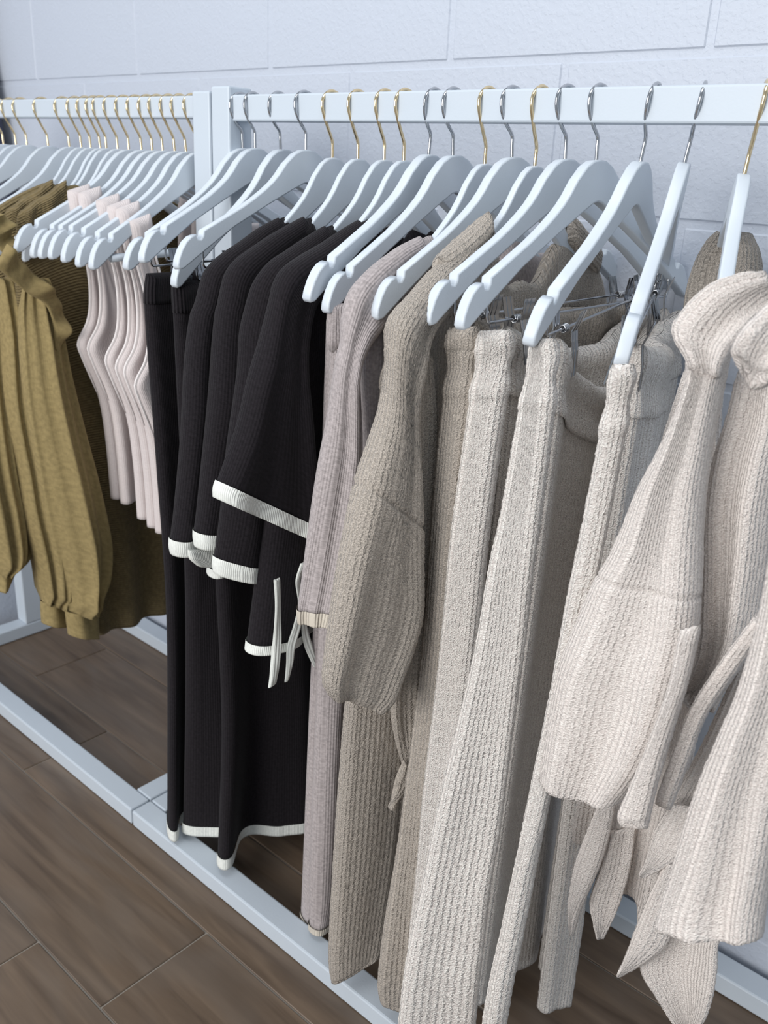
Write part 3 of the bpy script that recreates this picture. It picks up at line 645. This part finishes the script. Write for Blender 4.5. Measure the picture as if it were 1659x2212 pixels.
free('front_panel', H2, [(1600, 800), (1572, 913), (1548, 991), (1532, 1100), (1528, 1250), (1518, 1400), (1478, 1500), (1470, 1515)], [(1720, 800), (1710, 913), (1690, 1000), (1670, 1100), (1650, 1250), (1620, 1400), (1560, 1500), (1540, 1530)], (.77, .74), [(0, .014), (1, .012)],
     folds=[wave(1.4, .005, .010, .2, .2), wave(.7, .0, .008, .5)], seed=28)
free('front_band', H2, [(1630, 1330), (1555, 1430), (1494, 1525), (1452, 1630), (1430, 1690), (1416, 1735)], [(1668, 1345), (1592, 1450), (1528, 1545), (1490, 1640), (1468, 1700), (1448, 1750)], (.70, .685), [(0, .008), (1, .009)], rb=True, seed=29)
free('hood', H2, [(1680, 640), (1640, 682), (1611, 716), (1586, 757), (1585, 782), (1600, 800)], [(1760, 700), (1740, 740), (1720, 770), (1700, 800), (1675, 825), (1655, 838)], (.68, .66), [(0, .012), (.5, .022), (1, .012)], folds=[wave(.9, .006, .006, .1, .2)], rb=True, seed=30)
free('body', H2, [(1600, 1420), (1540, 1560), (1480, 1680), (1435, 1760), (1415, 1850), (1400, 1930)], [(1700, 1420), (1660, 1600), (1600, 1750), (1560, 1850), (1560, 1950), (1555, 2030)], (.78, .80), [(0, .010), (1, .008)], folds=[wave(1.6, .003, .010, .1, .1)], seed=31)
free('hem_point', H2, [(1450, 1735), (1416, 1790), (1397, 1850), (1381, 1888)], [(1520, 1750), (1490, 1830), (1445, 1870), (1388, 1898)], (.755, .745), [(0, .006), (1, .004)], rb=True, seed=32)
free('hem_point', H2, [(1440, 1850), (1405, 1925), (1378, 1990), (1354, 2055), (1334, 2102)], [(1490, 1870), (1462, 1970), (1440, 2040), (1398, 2080), (1342, 2112)], (.755, .75), [(0, .006), (1, .004)], folds=[wave(.7, .004, .003)], rb=True, seed=33)
free('hem_lobe', H2, [(1425, 1950), (1396, 2050), (1393, 2090), (1420, 2140), (1446, 2187), (1475, 2240)], [(1585, 1960), (1560, 2030), (1556, 2090), (1548, 2140), (1530, 2195), (1495, 2246)], (.775, .77), [(0, .006), (1, .004)], folds=[wave(.9, .012, .006, .2, .2)], rb=True, seed=34)

# ------------------------------------------------------------------ far rack: blush tops
def cami_proto():
    r = empty('camisole', (0, YR, 1.0))
    F = [(.127, 1.066), (.122, 1.02), (.106, .955), (.104, .90), (.112, .86), (.133, .826), (.128, .80), (.102, .727), (.093, .644), (.09, .53)]
    B = [(.092, 1.066), (.088, 1.02), (.070, .955), (.045, .90), (.0, .855), (-.07, .84), (-.12, .82), (-.11, .727), (-.10, .644), (-.10, .53)]
    z = lambda P: UZ(P, 0)
    sheet('top_panel', z(F), z(B), [(0, .009), (.12, .008), (.4, .010), (1, .014)], 'blush', r, folds=[wave(1.5, 0, .006, .2, .2), wave(3.3, 0, .004, .1)], step=.008)
    sheet('strap', z([(-.092, 1.066), (-.088, .98), (-.08, .90), (-.085, .86)]), z([(-.128, 1.066), (-.124, .98), (-.12, .90), (-.14, .86)]), .007, 'blush', r, step=.008)
    tube('binding', [(x_ + .004, y_, z_) for x_, y_, z_ in z(F[1:8])], [.002, .003, .003, .0028, .0005], 'binding', r, step=.008)
    tube('binding', [(x_ + .007, y_, z_) for x_, y_, z_ in z(B[1:6])], [.002, .0026, .0024, .0005], 'binding', r, step=.008)
    sheet('strap', z([(.130, 1.071), (.128, 1.05), (.126, 1.03)]), z([(.090, 1.082), (.088, 1.058), (.086, 1.04)]), .0135, 'blush', r, step=.005)
    return r
CAM = None
GCm = 'blush camisole tops on the far rack'
cl = ['rightmost blush camisole, next to the black skirts', 'second blush camisole from the black skirts', 'third blush camisole from the black skirts', 'fourth blush camisole from the black skirts', 'fifth blush camisole from the black skirts', 'leftmost blush camisole, against the olive blouse']
for i, (x, dz, dy) in enumerate(((-1.222, -.034, -.016), (-1.256, -.018, -.012), (-1.285, -.016, -.010), (-1.317, -.010, -.008), (-1.382, -.002, .002), (-1.415, 0, 0))):
    if CAM is None: CAM = cami_proto(); r = CAM
    else: r = copy_tree(CAM)
    r.location = (x, YR + dy, 1.0 + dz); r.rotation_euler = (0, 0, math.radians(random.uniform(-1.5, 1.5)))
    r.scale = (1, 1, 1)
    tag(r, cl[i], 'camisole', GCm)
# --- olive blouses
def blouse(label, x, SF, SB, sx, cuff_v, body, seed, ruffle=None, coll=None):
    r = empty('blouse', (x, YR, 1.0)); tag(r, label, 'blouse', 'olive smocked blouses')
    fo = [wave(2.1, .003, .012, .1 + seed * .2, .15), wave(4.3, .004, .008, .3 + seed * .1, .1), wave(1.1, .004, .012, .6, .3)]
    sheet('sleeve', onX(SF, sx), onX(SB, sx), [(0, .012), (.15, .030), (.7, .046), (.9, .040), (cuff_v, .018), (1, .022)], 'olive', r, folds=fo, step=.006, seed=seed, vr=(0, cuff_v + .006))
    sheet('cuff', onX(SF, sx), onX(SB, sx), [(0, .012), (.15, .030), (.7, .046), (.9, .040), (cuff_v, .018), (1, .022)], 'olive', r, folds=[wave(1, .002, .003)], step=.005, vr=(cuff_v, 1.004), grow=.002, rt=False, seed=seed + 1)
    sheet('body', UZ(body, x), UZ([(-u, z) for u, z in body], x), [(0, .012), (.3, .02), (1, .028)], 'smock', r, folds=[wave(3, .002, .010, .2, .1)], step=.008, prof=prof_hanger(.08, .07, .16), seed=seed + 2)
    if coll:
        sheet('collar', UZ(coll[0], x), UZ(coll[1], x), [(0, .014), (1, .016)], 'smock', r, step=.004, rb=True, seed=seed + 3, folds=[wave(2, .003, .003)])
    if ruffle:
        for a_, b_, rx_ in ruffle:
            sheet('ruffle', onX(a_, rx_), onX(b_, rx_), .004, 'olive', r, folds=[lambda w, v: .012 * w * np.sin(2 * np.pi * (2.6 * v + .1)) + .006 * w * np.sin(2 * np.pi * (5.3 * v))], step=.005, rb=True, seed=seed + 4)
    return r
blouse('olive smocked blouse in front with a full gathered sleeve', -1.469,
       [(52, 600), (46, 700), (56, 850), (80, 1000), (102, 1120), (124, 1220), (142, 1288), (146, 1330), (152, 1372)],
       [(105, 600), (125, 690), (147, 803), (176, 922), (207, 1041), (230, 1159), (228, 1235), (208, 1288), (208, 1330), (209, 1376)], (-1.45, -1.43), .925,
       [(.19, 1.03), (.205, .93), (.20, .8), (.175, .6), (.14, .42), (.115, .235)], 1,
       ruffle=[([(-10, 575), (25, 605), (62, 635), (95, 655), (112, 690), (118, 755)], [(10, 525), (50, 565), (92, 605), (135, 655), (146, 705), (128, 765)], -1.415)],
       coll=([(.185, 1.035), (.195, 1.00)], [(.098, 1.085), (.112, 1.03)]))
blouse('olive smocked blouse in the middle, its cuff showing left of the front one', -1.512,
       [(-5, 600), (5, 700), (14, 875), (38, 1017), (52, 1112), (76, 1207), (91, 1283), (92, 1315), (95, 1347)],
       [(60, 600), (75, 700), (95, 875), (120, 1017), (140, 1112), (150, 1207), (143, 1283), (143, 1315), (145, 1350)], (-1.49, -1.48), .93,
       [(.19, 1.03), (.2, .93), (.18, .8), (.16, .6), (.13, .4)], 5, coll=([(.185, 1.035), (.195, 1.00)], [(.098, 1.085), (.112, 1.03)]),
       ruffle=[([(-40, 470), (-20, 510), (0, 540), (20, 560)], [(-5, 460), (20, 470), (30, 500), (28, 540)], -1.455)])
blouse('olive smocked blouse furthest left, cut off by the photo edge', -1.555,
       [(-90, 600), (-85, 800), (-65, 1000), (-35, 1150), (-12, 1230), (-8, 1250), (-6, 1275)],
       [(10, 600), (20, 800), (40, 1000), (60, 1120), (62, 1190), (30, 1235), (8, 1272)], (-1.54, -1.53), .94,
       [(.19, 1.03), (.2, .93), (.18, .8), (.16, .6), (.13, .42)], 9)
# low white plinth at the far end, dark door leaf beyond
pl_ = empty('plinth', (-2.12, .88, 0)); tag(pl_, 'low white plinth on the floor at the far left', 'plinth')
box('plinth_box', (-2.3, .45, .0005), (-2.02, 1.10, .40), 'wall', pl_, .004)
co_ = empty('coat', (-2.30, 1.14, 1.0)); tag(co_, 'dark navy coat hanging in the far left corner', 'coat')
sheet('coat_panel', [(-2.35, 1.14, 1.5), (-2.35, 1.14, 1.2), (-2.35, 1.14, .9), (-2.35, 1.14, .6)], [(-2.31, 1.14, 1.5), (-2.285, 1.14, 1.32), (-2.245, 1.14, 1.1), (-2.22, 1.14, .6)], .015, 'navy', co_, step=.01, rb=True)
tube('peg', [(-2.33, 1.175, 1.52), (-2.33, 1.14, 1.515), (-2.33, 1.125, 1.53)], .005, 'rackpaint', co_)
